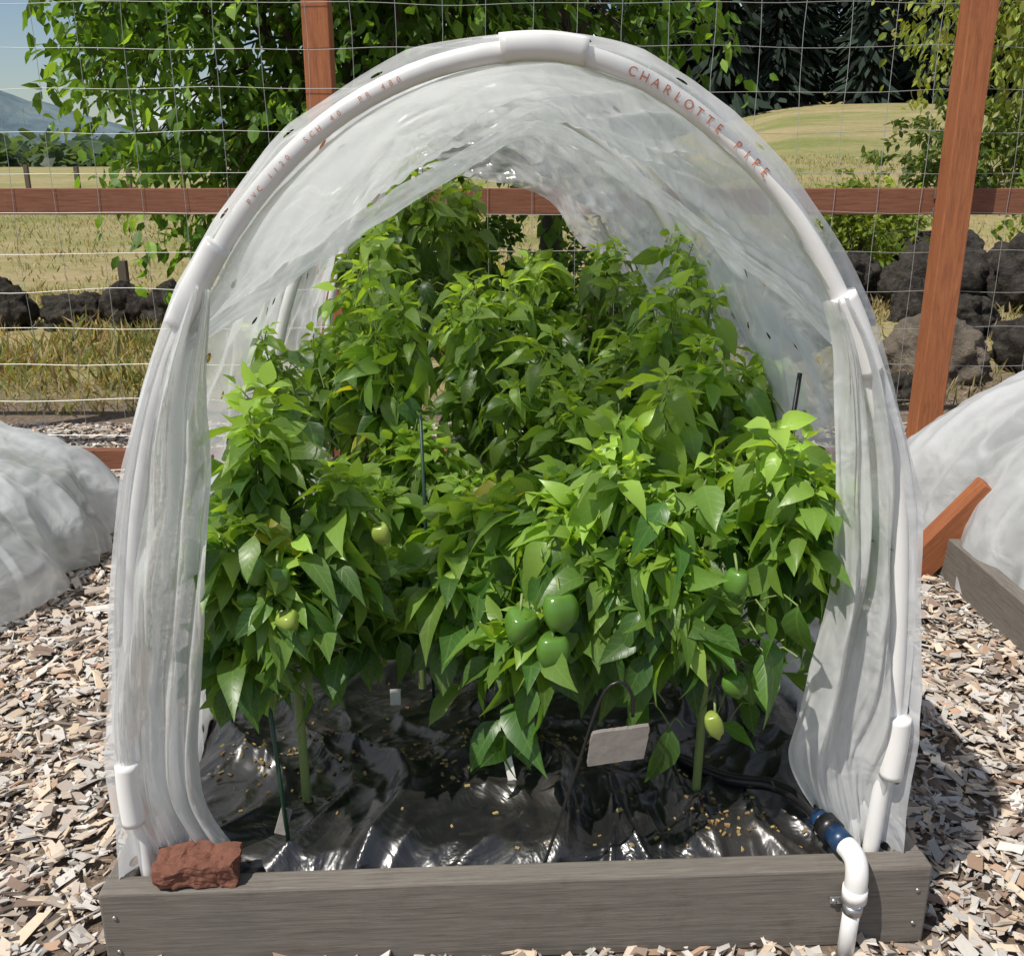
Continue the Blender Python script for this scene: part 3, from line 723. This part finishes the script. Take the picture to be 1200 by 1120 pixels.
tree('oak_tree',(9.6,16,float(hgt(9.6,16))-.1),(9.2,16,2.6),(8.9,15.6,4.1),(3.1,2.6,3.2),1350,17,.16,G2,3,.2,droop=.7,spread=.6)
G3=[(.19,.25,.04),(.25,.30,.06),(.12,.18,.03)]
def shrub(x,y,r,h,pal,seed,n=160,ls=.06):
    z=float(hgt(x,y)); tree('shrub',(x,y,z),(x,y,z+h*.25),(x,y,z+h*.55),(r,r*.8,h*.55),n,14,ls,pal,seed,.02,.1,.12,.55,7)
shrub(2.35,6.9,.42,.75,G3,11,200); shrub(3.9,7.0,.5,.8,G3,12,220); shrub(.9,7.0,.6,.8,G1,13,200); shrub(-.2,6.6,.7,.75,G1,14,240,.08); shrub(3.1,8.6,.5,.6,G3,15)
shrub(-1.1,6.3,.7,.95,G1,16,240,.09); shrub(7.0,15.5,1.6,1.3,[(.07,.11,.03),(.1,.14,.04)],17,260,.13);shrub(9.6,17,1.8,1.6,[(.08,.12,.03),(.13,.17,.05)],18,260,.13)

def forest():
    A=Acc(); rnd=np.random.RandomState(9)
    def con(x,y,H,Rb,sh):
        z0=float(hgt(x,y))-1; n=1100
        A.add(*sweepdata([(x,y,z0),(x,y,z0+H)],[.4,.05],5,False),c=(.03,.025,.02))
        t=rnd.rand(n)**.8; a=rnd.rand(n)*6.283; lev=np.round(t*30)/30+rnd.normal(0,.018,n); lev=lev.clip(.02,.99)
        rr=Rb*(1-lev)**.85*rnd.uniform(.4,1.2,n)+.25
        st=rnd.uniform(0,.6,n)
        O=np.stack([x+np.cos(a)*rr*st,y+np.sin(a)*rr*st,z0+H*(.04+.96*lev)-rr*st*.3],1)
        D=np.stack([np.cos(a),np.sin(a),-.25-.3*(1-lev)+rnd.normal(0,.2,n)],1)
        c=np.array([.026,.041,.029])*sh; C=c*rnd.uniform(.4,1.9,(n,1))
        v,f,cc,uv=leaves(O,D,rr*(1.05-st),rr*rnd.uniform(.10,.22,n)+.2,rnd.uniform(.1,.4,n),-rnd.uniform(.2,.6,n),C,T_TREE,roll=.5)
        A.add(v,f,cc,uv)
    for i in range(78):
        y=rnd.uniform(92,150); r=rnd.uniform(.05,.62) if i<62 else rnd.uniform(-.05,.2); x=y*r
        con(x,y,rnd.uniform(18,32),rnd.uniform(3.2,5),rnd.uniform(.7,1.25))
    A.make('conifer_forest',[M_con],False)
forest()
A=Acc()
for i in range(5):
    x=-16+i*1.9; y=34-i*.6; v,f=boxdata((x,y,float(hgt(x,y))+.6),(.13,.13,1.3)); A.add(v,f,(.1,.08,.06))
v,f=boxdata((-2.95,7.6,.2),(.06,.06,.45)); A.add(v,f,(.2,.17,.13))
A.make('field_fence_posts',[M_bark],False)

# ------------------------------------------------------------------ light, sky, camera
ts=Vector((-.50,-.40,1.0)).normalized(); el=math.asin(ts.z); az=math.atan2(ts.x,ts.y)
w=bpy.data.worlds.new('World'); scn.world=w; w.use_nodes=True; nt=w.node_tree; nt.nodes.clear()
out=nt.nodes.new('ShaderNodeOutputWorld'); bg=nt.nodes.new('ShaderNodeBackground'); sk=nt.nodes.new('ShaderNodeTexSky')
sk.sky_type='NISHITA'; sk.sun_disc=False; sk.sun_elevation=el; sk.sun_rotation=az; sk.air_density=1.0; sk.dust_density=.6; sk.ozone_density=1.5
tc=nt.nodes.new('ShaderNodeTexCoord'); mp=nt.nodes.new('ShaderNodeMapping'); mp.inputs['Scale'].default_value=(2,2,11)
nn=nt.nodes.new('ShaderNodeTexNoise'); nn.inputs['Scale'].default_value=2.6; nn.inputs['Detail'].default_value=5
rp=nt.nodes.new('ShaderNodeValToRGB'); rp.color_ramp.elements[0].position=.5; rp.color_ramp.elements[1].position=.64
mx=nt.nodes.new('ShaderNodeMix'); mx.data_type='RGBA'; mx.inputs[7].default_value=(9.5,9.8,10.2,1)
nt.links.new(tc.outputs['Generated'],mp.inputs[0]); nt.links.new(mp.outputs[0],nn.inputs['Vector']); nt.links.new(nn.outputs['Fac'],rp.inputs[0])
nt.links.new(rp.outputs[0],mx.inputs[0]); nt.links.new(sk.outputs[0],mx.inputs[6]); nt.links.new(mx.outputs[2],bg.inputs[0]); nt.links.new(bg.outputs[0],out.inputs[0])
bg.inputs[1].default_value=.092
sd=bpy.data.lights.new('sun','SUN'); sd.energy=5.0; sd.angle=math.radians(.5); sd.color=(1,.95,.87)
so=bpy.data.objects.new('sun',sd); col.objects.link(so); so.rotation_euler=ts.to_track_quat('Z','Y').to_euler()
cam=bpy.data.cameras.new('camera'); co=bpy.data.objects.new('camera',cam); col.objects.link(co)
co.location=(0,0,1.14); co.rotation_euler=(math.radians(90-17.8),0,0); cam.sensor_width=36; cam.lens=34.65; cam.clip_end=5000; cam.clip_start=.02
scn.camera=co
scn.view_settings.view_transform='Standard'; scn.view_settings.look='None'; scn.view_settings.exposure=0
